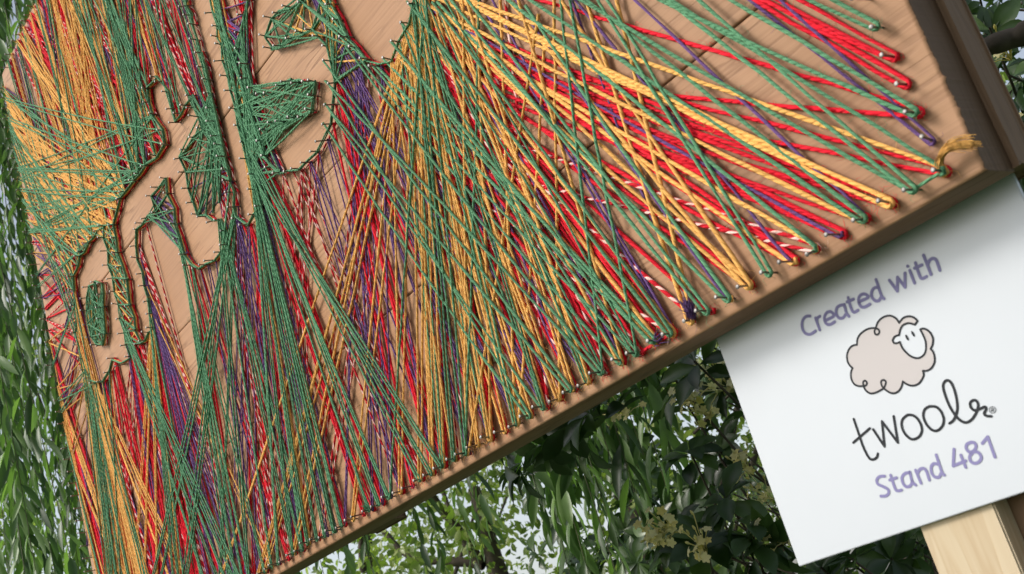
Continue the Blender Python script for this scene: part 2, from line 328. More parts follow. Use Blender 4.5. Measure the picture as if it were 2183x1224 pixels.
# ------------------------------------------------------------------ yarn
def foot(px): p = [onb(x, y, 0.0) for x, y in px]; return [(q[0], q[1]) for q in p]
BARE = [  # bare wood inside the letters, traced on the board's face
 foot([(230,500),(236,530),(238,560),(245,595),(250,625),(258,652),(263,681),(270,711),(276,737),(283,762),(262,790),(240,815),(208,824),(198,812),(190,793),(182,765),(174,737),(170,710),(168,682),(166,652),(163,622),(164,592),(172,567),(178,549),(190,528),(203,512)]),
 foot([(340,170),(323,190),(325,222),(335,248),(352,282),(360,310),(340,336),(320,355),(305,371),(296,388),(274,410),(266,425),(258,450),(252,480),(254,508),(259,538),(267,567),(279,596),(281,623),(285,651),(294,679),(298,705),(306,735),(322,715),(331,700),(327,669),(321,639),(314,609),(308,582),(300,553),(295,523),(298,491),(310,476),(321,462),(336,450),(330,418),(343,402),(358,388),(366,413),(376,445),(381,478),(390,509),(402,542),(414,562),(428,566),(446,558),(462,545),(480,530),(486,515),(484,489),(470,476),(442,472),(424,460),(414,430),(406,401),(400,367),(388,337),(402,317),(418,295),(430,276),(424,252),(412,240),(398,260),(376,264),(374,232),(363,200),(350,178)]),
 foot([(403,-40),(409,9),(421,51),(428,84),(437,110),(447,144),(455,197),(467,257),(476,286),(488,334),(500,386),(510,430),(519,466),(546,440),(540,404),(538,370),(530,339),(522,303),(508,267),(500,232),(492,191),(483,160),(476,126),(470,95),(464,60),(456,22),(448,-40)]),
 foot([(541,-60),(534,29),(526,67),(526,105),(537,120),(540,163),(548,187),(572,200),(600,186),(615,176),(660,178),(664,215),(658,245),(640,256),(600,268),(575,285),(562,302),(568,330),(580,356),(600,368),(620,366),(640,355),(658,342),(678,319),(697,295),(708,262),(714,221),(717,176),(709,131),(699,101),(686,79),(670,72),(650,78),(625,90),(605,107),(588,108),(575,84),(580,44),(598,30),(645,8),(655,-30),(640,-60)]),
 foot([(700,-60),(712,5),(726,41),(745,76),(762,100),(786,125),(808,137),(832,125),(852,90),(872,50),(884,5),(894,-60)]) ,
]
def crosses(a, b, trim=0.035):
    d = np.array(b) - np.array(a); l = np.hypot(*d)
    n = max(3, int(l / 0.012)); t = np.linspace(min(0.45, trim / l), 1 - min(0.45, 0.02 / l), n)
    P = np.array(a)[None] + d[None] * t[:, None]
    for poly in BARE:
        if inpoly(P, poly).any(): return True
    return False
RAD = {'green': 0.00135, 'yellow': 0.00155, 'red': 0.00180, 'purple': 0.00112, 'twine': 0.00150}; RS = 1.0
HGT = {'red': (0.0026, 0.0050), 'twine': (0.0038, 0.0060), 'purple': (0.0040, 0.0070), 'yellow': (0.0062, 0.0085), 'green': (0.0078, 0.0112)}
YLAB = {'green': 'green wool yarn strung over all the other colours and round the letters',
        'yellow': 'golden yellow wool yarn fanned out across the board under the green',
        'red': 'thick bright red wool yarn lying close to the wood',
        'purple': 'thin dark purple wool yarn running between the red and the yellow',
        'twine': 'red and white candy striped twine strung low over the wood'}
yarn = {}
for c_ in ('red', 'twine', 'purple', 'yellow', 'green'):
    yarn[c_] = tag(empty('twine' if c_ == 'twine' else 'yarn', w3((0.9, 0.02, 0.01))), YLAB[c_], 'twine' if c_ == 'twine' else 'yarn', 'yarns wound on the board')
strands = {c_: [] for c_ in yarn}
def arc(nail, a, b, h, r, turns=0):
    """points round a nail for a thread arriving from a and leaving to b"""
    nl = np.array(nail); da = np.array(a) - nl; db = np.array(b) - nl
    aa = math.atan2(da[1], da[0]); ab = math.atan2(db[1], db[0])
    mid = (da / (np.hypot(*da) + 1e-9) + db / (np.hypot(*db) + 1e-9)); am = math.atan2(mid[1], mid[0])
    return [(*(nl + r * np.array([math.cos(am + s), math.sin(am + s)])), h) for s in (1.75, 2.5, math.pi, -2.5 , -1.75)] if True else []
def path(pts):
    """resample a polyline of board points with a little slack and wobble"""
    pts = np.asarray(pts, float); out = [pts[0]]
    for a, b in zip(pts[:-1], pts[1:]):
        l = np.linalg.norm(b - a); n = max(1, int(round(l / 0.03)))
        t = np.arange(1, n + 1) / n; seg = a + (b - a) * t[:, None]
        if n > 3:
            sag = min(0.008, 0.006 * l) * rng.normal(0.5, 0.6)
            seg[:, 1] -= 4 * sag * t * (1 - t); seg[:, 0] += 4 * min(0.006, 0.005 * l) * rng.normal(0, .6) * t * (1 - t)
            seg[:-1, :2] += rng.normal(0, 0.00034, (n - 1, 2)); seg[:-1, 2] += rng.normal(0, 0.00018, n - 1)
        out += list(seg)
    return np.array(out)
def strand(c, A, nail, B=None, h=None):
    lo, hi = HGT[c]; h = rng.uniform(lo, hi) if h is None else h; r = RAD[c] * RS
    ha, hb = h + rng.uniform(-.0012, .0012), h + rng.uniform(-.0012, .0012)
    if B is None:
        d = np.array(nail) - np.array(A); d /= np.hypot(*d) + 1e-9; s = rng.choice([-1, 1]) * (0.0011 + r)
        off = np.array([-d[1], d[0]]) * s
        pts = [(*A, ha)] + [(*(np.array(nail) + off), h), (*(np.array(nail) + d * (0.0011 + r)), h), (*(np.array(nail) - off), h - 0.001)]
    else:
        pts = [(*A, ha)] + arc(nail, A, B, h, 0.0011 + r) + [(*B, hb)]
        # orient arc so it does not cross itself
        p = np.array(pts); q = p.copy(); q[1:-1] = p[1:-1][::-1]
        if np.linalg.norm(np.diff(q, axis=0), axis=1).sum() < np.linalg.norm(np.diff(p, axis=0), axis=1).sum(): pts = q
    strands[c].append((path(pts), RS))
# --- strands read off the photograph (far ends may lie above the frame)
RB = {'A': right[3], 'B': right[2], 'C': right[1], 'D': right[0]}
rn = {n_: min(right, key=lambda q: (q[0] - head_uv(*p)[0]) ** 2 + (q[1] - head_uv(*p)[1]) ** 2) for n_, p in {'A': (1865, 30), 'B': (1902, 87), 'C': (1928, 155), 'D': (1960, 225), 'E': (1995, 285)}.items()}
EXP = [
 ('green', 'A', [(1430, -150), (1500, -150)]), ('green', 'D', [(1300, -147), (1100, -151)]), ('green', 0, [(1200, -137), None]),
 ('green', 1, [(1300, -168), (1240, -143)]), ('green', 1, [(1000, -145), None]), ('green', 3, [(1150, -76), (1000, -86)]), ('green', 5, [(1050, -27), None]),
 ('green', 7, [(1230, -110), (1215, -100)]), ('green', 9, [(1120, 12), (930, 4)]), ('green', 10, [(990, -10), (960, -5)]), ('green', 12, [(925, 5), (870, 3)]),
 ('green', 13, [(800, 140), (816, 127)]), ('green', 13, [(834, 88), None]), ('green', 14, [(834, 88), (791, 139)]), ('green', 15, [(855, 46), (766, 125)]),
 ('green', 16, [(697, 173), (740, 100)]), ('green', 18, [(694, 221), (690, 129)]), ('green', 20, [(855, 46), (694, 221)]), ('green', 21, [(688, 262), (697, 173)]),
 ('green', 16, [(1180, -120), None]), ('green', 26, [(1020, -60), None]), ('green', 33, [(905, 40), None]), ('green', 14, [(1190, -140), None]),
 ('yellow', 0, [(960, -15), None]), ('yellow', 2, [(900, -40), (930, -30)]), ('yellow', 5, [(915, 35), None]), ('yellow', 8, [(1170, -40), (1050, -40)]),
 ('yellow', 9, [(950, 30), None]), ('yellow', 11, [(1300, -60), (1230, -60)]), ('yellow', 13, [(850, 120), (890, 60)]), ('yellow', 15, [(960, 60), (1090, -60)]),
 ('yellow', 17, [(940, 20), (985, -40)]), ('yellow', 19, [(1180, -100), (900, 50)]), ('yellow', 22, [(880, 60), (895, 30)]), ('yellow', 24, [(1015, -50), (905, 60)]),
 ('yellow', 2, [(915, -10), None]), ('yellow', 3, [(880, -5), None]), ('yellow', 8, [(905, 20), (920, 0)]), ('yellow', 12, [(890, 50), (905, 20)]), ('yellow', 6, [(900, 0), None]),
 ('yellow', 26, [(1150, 30), (990, 0)]), ('yellow', 22, [(1160, 60), (1065, -30)]),
 ('red', 'B', [(1300, -190), (1350, -190)]), ('red', 'B', [(1280, -170), None]), ('red', 'C', [(1300, -178), (1350, -150)]), ('red', 'D', [(1000, -45), (1050, 160)]),
 ('red', 0, [(1000, 110), (1100, 200)]), ('red', 2, [(940, 60), (960, 100)]), ('red', 2, [(930, 80), (925, 30)]), ('red', 4, [(930, 70), (950, 110)]), ('red', 4, [(920, 40), (910, 90)]),
 ('red', 6, [(1000, 60), (980, 90)]), ('red', 10, [(1000, 200), None]), ('red', 12, [(930, 70), (945, 110)]), ('red', 14, [(940, 60), (920, 100)]), ('red', 15, [(930, 130), (955, 180)]),
 ('red', 16, [(910, 70), (930, 150)]), ('red', 18, [(900, 110), (905, 160)]), ('red', 8, [(960, 130), (940, 170)]), ('red', 20, [(895, 90), (860, 150)]),
 ('red', 2, [(905, 60), (985, 150)]), ('red', 3, [(930, 100), (990, 170)]), ('red', 4, [(915, 120), (1005, 190)]), ('red', 6, [(925, 60), (950, 150)]), ('red', 12, [(900, 80), (960, 140)]), ('red', 13, [(915, 50), (985, 180)]), ('red', 14, [(900, 60), (975, 160)]), ('red', 16, [(935, 60), (990, 200)]), ('red', 12, [(1035, 250), None]), ('red', 17, [(1040, 160), None]),
 ('purple', 'E', [(1450, -110), (1500, -150)]), ('purple', 3, [(1250, -100), None]), ('purple', 11, [(1200, -50), None]), ('purple', 12, [(1050, 0), (1000, -40)]),
 ('purple', 15, [(1000, 150), (960, 30)]), ('purple', 6, [(1150, -90), None]), ('purple', 18, [(930, 80), (900, 60)]), ('purple', 4, [(905, 10), None]), ('purple', 9, [(1080, -30), None]),
 ('twine', 5, [(1043, 288), (1050, 370)]), ('twine', 11, [(1043, 300), None]), ('twine', 12, [(1040, 440), None]), ('twine', 16, [(900, 40), (1040, 120)]), ('twine', 18, [(880, 130), None]), ('twine', 20, [(1075, 0), None]),
]
RS = 1.38
for c_, nn, far in EXP:
    RS = (1.25 if isinstance(nn, str) or nn < 14 else 1.1) * (0.82 if c_ == 'red' else 1.0)
    nl = rn[nn] if isinstance(nn, str) else bottom[nn]; hh = sum(HGT[c_]) / 2
    A = onb(*far[0], hh)[:2]; B = onb(*far[1], hh)[:2] if far[1] else None
    strand(c_, tuple(A), nl, tuple(B) if B is not None else None)
# --- the rest is wound as the photograph's logic goes: outline nail -> edge nail -> outline nail, never across bare letters
RS = 0.9
outl = [(k, i, p) for k, L_ in OUTN.items() if k != 'o_in' for i, p in enumerate(L_)]
OP = np.array([p for _, _, p in outl])
edge = [('b', k, p) for k, p in enumerate(bottom)] + [('l', k, p) for k, p in enumerate(left)] + [('t', k, p) for k, p in enumerate(top)]
def wind(c, e, side, jump=2):
    du = OP[:, 0] - e[0]; dv = OP[:, 1] - e[1]; d = np.hypot(du, dv)
    if side == 'b':
        sh = max(0.04, 0.55 - e[0]); w = np.exp(-((du - sh) / 0.15) ** 2) * np.exp(-((dv - 0.45) / 0.35) ** 2)
    elif side == 'l':
        w = np.where((dv < -0.10) & (OP[:, 1] < 0.80) & (OP[:, 0] > (1.19 if c == 'green' else 1.40)), np.exp(-((OP[:, 0] - 1.55) / (0.3 if c == 'green' else 0.16)) ** 2) * np.exp(-((OP[:, 1] - 0.72) / 0.1) ** 2), 0) if e[1] > 0.90 else np.exp(-(dv / 0.14) ** 2) * np.exp(-(d / 0.3) ** 2)
    else:
        w = np.exp(-((du + 0.04) / 0.13) ** 2) * np.exp(-((d - 0.45) / 0.45) ** 2)
    w = w + 1e-9
    for _ in range(24):
        i = rng.choice(len(OP), p=w / w.sum())
        if crosses(OP[i], e): continue
        j = int(np.clip(i + rng.integers(-jump, jump + 1), 0, len(OP) - 1))
        if outl[j][0] != outl[i][0] or crosses(OP[j], e): j = i
        strand(c, tuple(OP[i]), e, tuple(OP[j] if j != i else OP[i] + 0.003)); return
PLAN = {'red': 0.62, 'twine': 0.40, 'purple': 0.62, 'yellow': 0.60, 'green': 0.92}
def zone(c, k):
    if k < 19: return 0.75
    if k < 39: return {'red': 1.7, 'twine': 1.0, 'purple': 1.3, 'yellow': 1.6, 'green': 0.65}[c]
    if k < 57: return {'red': 0.65, 'twine': 1.0, 'purple': 1.55, 'yellow': 0.35, 'green': 1.45}[c]
    return {'red': 2.9, 'twine': 0.6, 'purple': 0.8, 'yellow': 1.5, 'green': 0.5}[c]
def anchor(e):
    sh = max(0.04, 0.55 - e[0]) if e[0] < 0.5 else rng.choice([0.04, 0.20, -0.14], p=[.45, .33, .22])
    w = np.exp(-((OP[:, 0] - e[0] - sh) / 0.10) ** 2) * np.exp(-((OP[:, 1] - e[1] - 0.45) / 0.35) ** 2) + 1e-9
    for _ in range(20):
        i = rng.choice(len(OP), p=w / w.sum())
        if not crosses(OP[i], e): return i
for c_, rate in PLAN.items():
    for lay in range(2):                                             # two overlapping sets of fans
        i = None; left_n = 0
        for k in range(14, 76):
            e = bottom[k]
            if rng.random() > rate * zone(c_, k) * (0.48 if k < 39 else 0.58): continue
            if i is None or left_n <= 0 or crosses(OP[i], e): i = anchor(e); left_n = rng.integers(2, 7)
            if i is None: continue
            j = int(np.clip(i + rng.integers(-2, 3), 0, len(OP) - 1))
            if outl[j][0] != outl[i][0] or crosses(OP[j], e): j = i
            strand(c_, tuple(OP[i] + rng.normal(0, .0012, 2)), e, tuple(OP[j] + rng.normal(0, .0012, 2) + (0.003 if i == j else 0))); left_n -= 1
    for side, k, e in edge:
        if side == 'b': continue
        if side == 'l': rt = 0.05 if e[1] < 0.45 else (0.26 if e[1] < 0.90 else {'red': 0.75, 'twine': 0.5, 'purple': 0.4, 'yellow': 2.2, 'green': 1.2}[c_])
        else: rt = rate * ({'red': 0.8, 'twine': 0.7, 'purple': 0.45, 'yellow': 1.0, 'green': 0.5}[c_] if k > 52 else 1.0) * ((0.65 if k > 58 else 0.9) if k > 34 else 0.2)
        for _ in range(int(rt) + (rng.random() < rt % 1)): wind(c_, e, side, 3)
RS = 0.85
chb = [head_uv(*q) for q in ((301, 187), (303, 219), (313, 245), (332, 278), (338, 308), (318, 334), (297, 353), (283, 369), (273, 385))]
chy = [head_uv(*q) for q in ((252, 408), (243, 423), (235, 448), (229, 479), (207, 482), (196, 493), (185, 505), (177, 518))]
def burst(c, A, E, n):
    for _ in range(n):
        e = E[rng.integers(len(E))]; i = rng.integers(len(A)); j = min(len(A) - 1, i + rng.integers(0, 2))
        if crosses(A[i], e) or crosses(A[j], e): continue
        strand(c, tuple(np.array(A[i]) + rng.normal(0, .001, 2)), e, (A[j][0], A[j][1] + .003))
burst('green', chb, top[43:60], 32); burst('yellow', chy, top[54:72], 26); burst('yellow', chy, left[40:51], 16); burst('green', chb + chy, left[30:51], 12)
burst('red', chb + chy, top[44:74], 26); burst('twine', chb + chy, top[46:70], 10); burst('purple', chb, top[44:60], 8); burst('yellow', chb[5:], top[50:62], 10)
RS = 0.9
oleft = [head_uv(*q) for q in ((190, 818), (178, 808), (170, 791), (163, 764), (154, 735), (150, 709), (149, 681), (147, 651), (144, 620))]
for c_, n_ in (('red', 40), ('yellow', 26), ('purple', 7), ('green', 3), ('twine', 4)):
    for _ in range(n_):
        e = bottom[rng.integers(65, 76)]; a, b = rng.integers(0, len(oleft), 2); strand(c_, oleft[a], e, (oleft[b][0], oleft[b][1] + .003))
    for _ in range(n_ // 3):
        e = bottom[rng.integers(68, 76)]; a = left[rng.integers(14, 27)]; strand(c_, a, e, (a[0], a[1] + .003))
# --- threads along the outlines
def chain(c, pts, h, closed=True, hop=1, swing=0.0022):
    L_ = list(pts) + ([pts[0]] if closed else []); out = []
    for i in range(0, len(L_), hop):
        p = np.array(L_[i]); q = np.array(L_[min(i + 1, len(L_) - 1)]); r_ = np.array(L_[max(i - 1, 0)]); d = q - r_; d /= np.hypot(*d) + 1e-9
        s = (1 if (i // hop) % 2 else -1) * swing
        out.append((p[0] - d[1] * s, p[1] + d[0] * s, h + rng.uniform(-.0008, .0008)))
    strands[c].append((path(out), 0.9))
for k, L_ in OUTN.items():
    cl = k in ('o_out', 'o_in', 'b')
    for h in (0.0086, 0.0106): chain('green', L_, h, cl)
    chain('red' if k in ('o_out', 'b', 'f') else 'twine', L_, 0.003, cl, swing=0.0022)
    if k in ('b', 'o_out', 'o_in'): chain('yellow', L_, 0.0066, cl)
# --- letter counters filled with green: the far o's hole, the counter and the tongue
def fill(c, A, B, n, hr):
    for _ in range(n):
        a = np.array(A[rng.integers(len(A))]); b = np.array(B[rng.integers(len(B))])
        if np.hypot(*(a - b)) < 0.01: continue
        strands[c].append((path([(*(a + rng.normal(0, .0012, 2)), rng.uniform(*hr)), (*(b + rng.normal(0, .0012, 2)), rng.uniform(*hr))]), 0.9))
oi_ = OUTN['o_in']; fill('green', oi_[:3] + oi_[-3:], oi_[4:9], 26, HGT['green']); fill('yellow', oi_[:4], oi_[5:10], 10, HGT['yellow']); fill('green', oi_[1:6], oi_[7:12], 14, HGT['green'])
hv = lambda L_: [head_uv(*q) for q in L_]
cnt_t = hv([(416, 274), (399, 293), (383, 315), (370, 335), (382, 367)]); cnt_b = hv([(388, 401), (396, 430), (408, 458), (423, 461), (440, 455), (454, 432)])
cnt_r = hv([(431, 197), (437, 228), (443, 257), (452, 286), (458, 310), (464, 334), (470, 360), (476, 386)])
fill('green', cnt_t, cnt_r, 20, HGT['green']); fill('green', cnt_r[:5], cnt_b, 26, HGT['green']); fill('purple', cnt_r, cnt_b, 8, HGT['purple'])
fill('green', cnt_r, hv([(400, 228), (396, 202), (404, 84), (413, 110), (423, 144)]), 24, HGT['green'])
tng_r = hv([(606, 169), (622, 172), (640, 173), (655, 176), (654, 205), (648, 235), (632, 246), (612, 252), (590, 258)])
tng_l = hv([(477, 191), (486, 232), (494, 267), (508, 303), (525, 187), (516, 339)])
fill('green', tng_r, tng_l, 34, HGT['green']); fill('green', tng_r, hv([(552, 278), (543, 300), (570, 263), (550, 331)]), 14, HGT['green'])
bl = hv([(439, 22), (448, 54), (456, 95), (460, 126), (468, 160), (477, 191), (486, 232), (494, 267), (508, 303), (516, 339), (526, 370), (529, 404), (542, 438)])
br = hv([(514, -2), (506, 29), (500, 67), (501, 105), (512, 135), (516, 163), (525, 187), (543, 300), (550, 331), (562, 356), (581, 367)])
fill('green', bl, br, 46, HGT['green']); fill('purple', bl, br, 30, HGT['purple']); fill('red', bl, br, 12, HGT['red']); fill('twine', bl, br, 14, HGT['twine']); fill('purple', bl[:5], br[:5], 16, HGT['yellow'])
hk = hv([(563, 103), (551, 78), (562, 37), (579, 24), (603, 14), (629, 3), (606, 81), (585, 96)]); hk2 = hv([(650, 63), (628, 70), (666, 77), (640, -28), (629, 3)])
fill('green', hk, hk2, 18, HGT['green']); fill('green', hk[:4], hk[4:], 10, HGT['green']); fill('yellow', hk[2:], hk2, 8, HGT['yellow'])
ef_l = hv([(650, 63), (666, 77), (680, 99), (690, 129), (697, 173)]); ef_r = hv([(678, -28), (691, 5), (705, 41), (724, 76), (740, 100), (766, 125)])
fill('green', ef_l, ef_r, 16, HGT['green']); fill('yellow', ef_l, ef_r, 16, HGT['yellow']); fill('green', hv([(640, -28), (629, 3)]), ef_r, 10, HGT['green'])
ob_l = hv([(209, 507), (217, 535), (219, 565), (226, 592), (231, 623), (239, 651), (244, 680), (251, 710), (257, 735), (207, 482)]); ob_r = hv([(229, 479), (233, 508), (238, 538), (246, 567), (258, 596), (259, 623), (263, 651), (272, 679), (276, 705), (286, 735)])
for i in range(9):
    fill('green', ob_l[max(0, i - 1):i + 1], ob_r[i:i + 3], 3, HGT['green']); fill('yellow', ob_l[max(0, i - 1):i + 1], ob_r[i:i + 4], 3, HGT['yellow'])
bb_l = hv([(309, 418), (318, 454), (301, 462), (290, 476), (278, 491), (275, 523), (280, 553), (289, 582), (295, 609)]); bb_r = hv([(339, 382), (344, 413), (356, 445), (360, 478), (368, 509), (380, 542), (392, 566)])
fill('green', bb_l[:4], bb_r, 14, HGT['green']); fill('purple', bb_l[:3], bb_r[2:], 18, HGT['purple'])
# --- build the strand objects
fuzz = {c_: Join() for c_ in strands}
for c_, LS in strands.items():
    LS.sort(key=lambda p: proj(p[0])[:, 2].min())
    big = sorted(range(len(LS)), key=lambda i: -np.linalg.norm(np.diff(proj(LS[i][0])[:, :2], axis=0), axis=1).sum())
    keep = set(big[:298]); rest = Join(); FZ = []
    for i, (p, rs_) in enumerate(LS):
        n = len(p); rr = RAD[c_] * rs_ * (1 + rng.normal(0, 0.05)) * (1 + 0.10 * np.sin(np.arange(n) * rng.uniform(.4, 1.2) + rng.uniform(0, 6)) + rng.normal(0, 0.06, n))
        V, Q, UV = tube_np(w3(p), rr, 7)
        UV[:, 1] += rng.uniform(0, 1)
        if i in keep: link('strand', mesh_np('strand', V, Q, UV), YM[c_], yarn[c_])
        else: rest.add(V, Q, 0.0, UV)
        # flyaway fibres
        nf = int(np.linalg.norm(np.diff(p, axis=0), axis=1).sum() * (90 if c_ in ('green', 'yellow', 'red') else 45))
        if nf:
            k = rng.integers(0, n - 1, nf); t = rng.random((nf, 1)); q = p[k] * (1 - t) + p[k + 1] * t; d = p[k + 1] - p[k]; d /= np.linalg.norm(d, axis=1)[:, None] + 1e-9
            o = rng.normal(0, 1, (nf, 3)); o -= d * (o * d).sum(1)[:, None] * 0.55; o /= np.linalg.norm(o, axis=1)[:, None]; l = rng.uniform(0.003, 0.012, (nf, 1))
            q0 = q + o * RAD[c_] * 0.8; q1 = q0 + o * l * 0.45 + rng.normal(0, 1, (nf, 3)) * l * 0.15; q2 = q1 + (o * 0.2 + d * rng.choice([-1, 1], (nf, 1)) + rng.normal(0, .4, (nf, 3))) * l * 0.45
            FZ.append(np.stack([q0, q1, q2], 1))
    if FZ:
        FZ = np.concatenate(FZ); FZ[:, :, 2] = np.maximum(FZ[:, :, 2], 0.0006); m_ = len(FZ); FZ = w3(FZ)
        tri = np.array([[1, 0, .2], [-.5, .8, -.5], [-.5, -.8, .4]]); V = FZ[:, :, None, :] + tri[None, None] * np.array([0.00017, 0.00015, 0.00008])[None, :, None, None]
        ix = np.arange(m_)[:, None, None] * 9; b0 = np.array([[0, 1, 4, 3], [1, 2, 5, 4], [2, 0, 3, 5], [3, 4, 7, 6], [4, 5, 8, 7], [5, 3, 6, 8]])
        fuzz[c_].add(V.reshape(-1, 3), (ix + b0[None]).reshape(-1, 4))
    if rest.n: tag(link('strand', rest.me('strands'), YM[c_], yarn[c_]), kind='stuff')
    if fuzz[c_].n: tag(link('fuzz', fuzz[c_].me('fuzz'), YM[c_], yarn[c_]), kind='stuff')
# loose ends: yellow tail at the right corner, purple tuft, green knot
def tuft(c, p0, p1, bend, n, r, name, spread=0.0016):
    J = Join(); p0 = np.array(p0); p1 = np.array(p1)
    for _ in range(n):
        o = rng.normal(0, spread * .5, 3); e = rng.normal(0, spread * 1.5, 3); t = np.linspace(0, 1, 7)[:, None] * rng.uniform(.8, 1.0)
        P = p0 + o + (p1 + e - p0) * t + np.array(bend) * (4 * t * (1 - t)); P[:, 2] = np.maximum(P[:, 2], .001)
        V, Q, UV = tube_np(w3(P), r * np.linspace(1, .6, 7), 5); J.add(V, Q, 0, UV)
    link(name, J.me(name), YM[c], yarn[c])
tuft('yellow', onb(2006, 366, 0.009), onb(2088, 309, 0.014), (0.004, 0.010, 0.003), 120, 0.00040, 'loose_end', 0.0017)
tuft('purple', onb(1475, 682, 0.006), onb(1462, 645, 0.010), (-0.004, 0.0, 0.003), 60, 0.0005, 'loose_end', 0.003)
tuft('purple', onb(1400, 730, 0.005), onb(1412, 716, 0.008), (0, 0.0, 0.003), 20, 0.0006, 'loose_end', 0.0025)
tuft('green', onb(786, 1088, 0.008), onb(778, 1080, 0.012), (0, 0.0, 0.002), 18, 0.0006, 'loose_end', 0.0025)
strands_extra = [('green', [bottom[0], bottom[1]], 0.009), ('red', [bottom[12], bottom[14]], 0.0045)]
for c_, (a, b), h in strands_extra:
    V, Q, UV = tube_np(w3(path([(*a, h), (*b, h)])), RAD[c_], 7); link('strand', mesh_np('strand', V, Q, UV), YM[c_], yarn[c_])

# ------------------------------------------------------------------ the sign under the board
HS = np.array([0.9997, 0.0, 0.027]); HS /= np.linalg.norm(HS); VS = np.array([0.0, 1.0, 0.0]); NS = np.array([-HS[2], 0, HS[0]])
PS = np.array([0.0, 0.0, -BT - 0.0135])                          # a point of the sign's face
def ons(x, y, off=0.0):
    d = ray(x, y); s = ((PS + NS * off - C0) @ NS) / (d @ NS); p = C0 + s * d - PS; return np.array([p @ HS, p @ VS])
def sw(a, b, off=0.0): return w3(PS + HS * a + VS * b + NS * off)
sl = ons(1613, 960)[0]; sb = ons(1697, 1210)[1]; sr = ons(2171, 400)[0]; st_ = 0.03
sign = empty('sign', sw((sl + sr) / 2, sb))
tag(sign, 'white printed sign on a pale wooden stake below the board', 'sign')
def slab(name, a0, a1, b0, b1, n0, n1, mat, parent, bev=0.0006):
    import bmesh
    bm = bmesh.new(); bmesh.ops.create_cube(bm, size=1)
    for v in bm.verts:
        v.co = Vector(sw(a0 if v.co.x < 0 else a1, b0 if v.co.z < 0 else b1, n0 if v.co.y < 0 else n1))
    bmesh.ops.recalc_face_normals(bm, faces=bm.faces[:]); bmesh.ops.bevel(bm, geom=bm.edges[:], offset=bev, segments=2, affect='EDGES')
    me = bpy.data.meshes.new(name); bm.to_mesh(me); bm.free(); return link(name, me, mat, parent)
panel = slab('panel', sr, sl, sb, st_, -0.005, 0.0, MSIGN, sign)
pl, prr = ons(1981, 1176, -0.006)[0], ons(2150, 1150, -0.006)[0]
slab('stake', prr, pl, -ZB - PS[1] - 0.1, st_ - 0.02, -0.056, -0.0056, MP, sign, 0.0015)
def ribbon(J, pts, w, off):
    """flat printed stroke of width w with round ends, in sign coordinates"""
    P = np.array(pts, float)
    if len(P) > 2:                                              # smooth (Catmull-Rom)
        Q = []
        for i in range(len(P) - 1):
            p0, p1, p2, p3 = P[max(i - 1, 0)], P[i], P[i + 1], P[min(i + 2, len(P) - 1)]
            for t in np.linspace(0, 1, 7)[:-1]:
                Q.append(0.5 * ((2 * p1) + (-p0 + p2) * t + (2 * p0 - 5 * p1 + 4 * p2 - p3) * t * t + (-p0 + 3 * p1 - 3 * p2 + p3) * t ** 3))
        P = np.array(Q + [P[-1]])
    for a, b in zip(P[:-1], P[1:]):
        d = b - a; l = np.hypot(*d)
        if l < 1e-7: continue
        d /= l; nrm = np.array([-d[1], d[0]]) * w / 2; ang = math.atan2(nrm[1], nrm[0]); ring = []
        for k in range(9): ring.append(a + w / 2 * np.array([math.cos(ang + math.pi * k / 8), math.sin(ang + math.pi * k / 8)]))
        for k in range(9): ring.append(b + w / 2 * np.array([math.cos(ang + math.pi + math.pi * k / 8), math.sin(ang + math.pi + math.pi * k / 8)]))
        J.append((ring, off))
def print_part(name, strokes, w, mat, off, label=None):
    rings = []
    for s_ in strokes: ribbon(rings, s_, w, off)
    V = []; Q = []
    eps = 0.0
    for k, (ring, o) in enumerate(rings):
        n0 = len(V); o2 = o + (k % 7) * 0.000004
        V += [sw(p[0], p[1], o2) for p in ring]; Q.append(list(range(n0, n0 + len(ring))))
    me = bpy.data.meshes.new(name); me.from_pydata([tuple(v) for v in V], [], Q); me.update()
    o = link(name, me, mat, None); o.parent = panel
    if label: o['label'] = label
    return o
def tr(L_, ox, oy, s): return [[tuple(ons(ox + x / s, oy + y / s)) for x, y in l] for l in L_]
pxm = float(np.linalg.norm(ons(1900, 800) - ons(1901, 800)))    # metres per photo pixel on the sign
created = [[(290,880),(240,885),(200,925),(183,985),(195,1055),(230,1105),(285,1120),(335,1095),(360,1075)], [(360,905),(415,1060)], [(378,945),(388,905),(418,884)],
 [(485,942),(598,882),(585,842),(545,822),(500,845),(478,895),(482,945),(510,985),(555,990),(612,955)], [(735,735),(690,740),(645,768),(628,818),(640,872),(675,908),(720,903),(750,865)], [(735,730),(765,840),(798,885)],
 [(785,640),(830,790),(865,830),(915,805)], [(772,697),(857,660)], [(927,695),(1042,640),(1030,607),(990,592),(945,612),(922,662),(930,717),(960,760),(1005,762),(1070,725)],
 [(1150,405),(1220,610),(1255,655)], [(1185,512),(1145,508),(1108,532),(1090,582),(1100,637),(1140,680),(1185,680),(1213,640)], [(1325,415),(1428,555)], [(1428,555),(1430,375)], [(1430,375),(1530,505)], [(1530,505),(1528,322)],
 [(1590,287),(1653,450)], [(1562,230),(1564,232)], [(1665,187),(1720,355),(1755,390),(1810,365)], [(1652,257),(1748,215)], [(1770,87),(1868,338)], [(1828,205),(1850,152),(1898,130),(1940,160),(1983,283)]]
print_part('lettering', tr(created, 1680, 530, 6.12), 6.4 * pxm, MLIL, 0.00035, 'lilac words Created with')
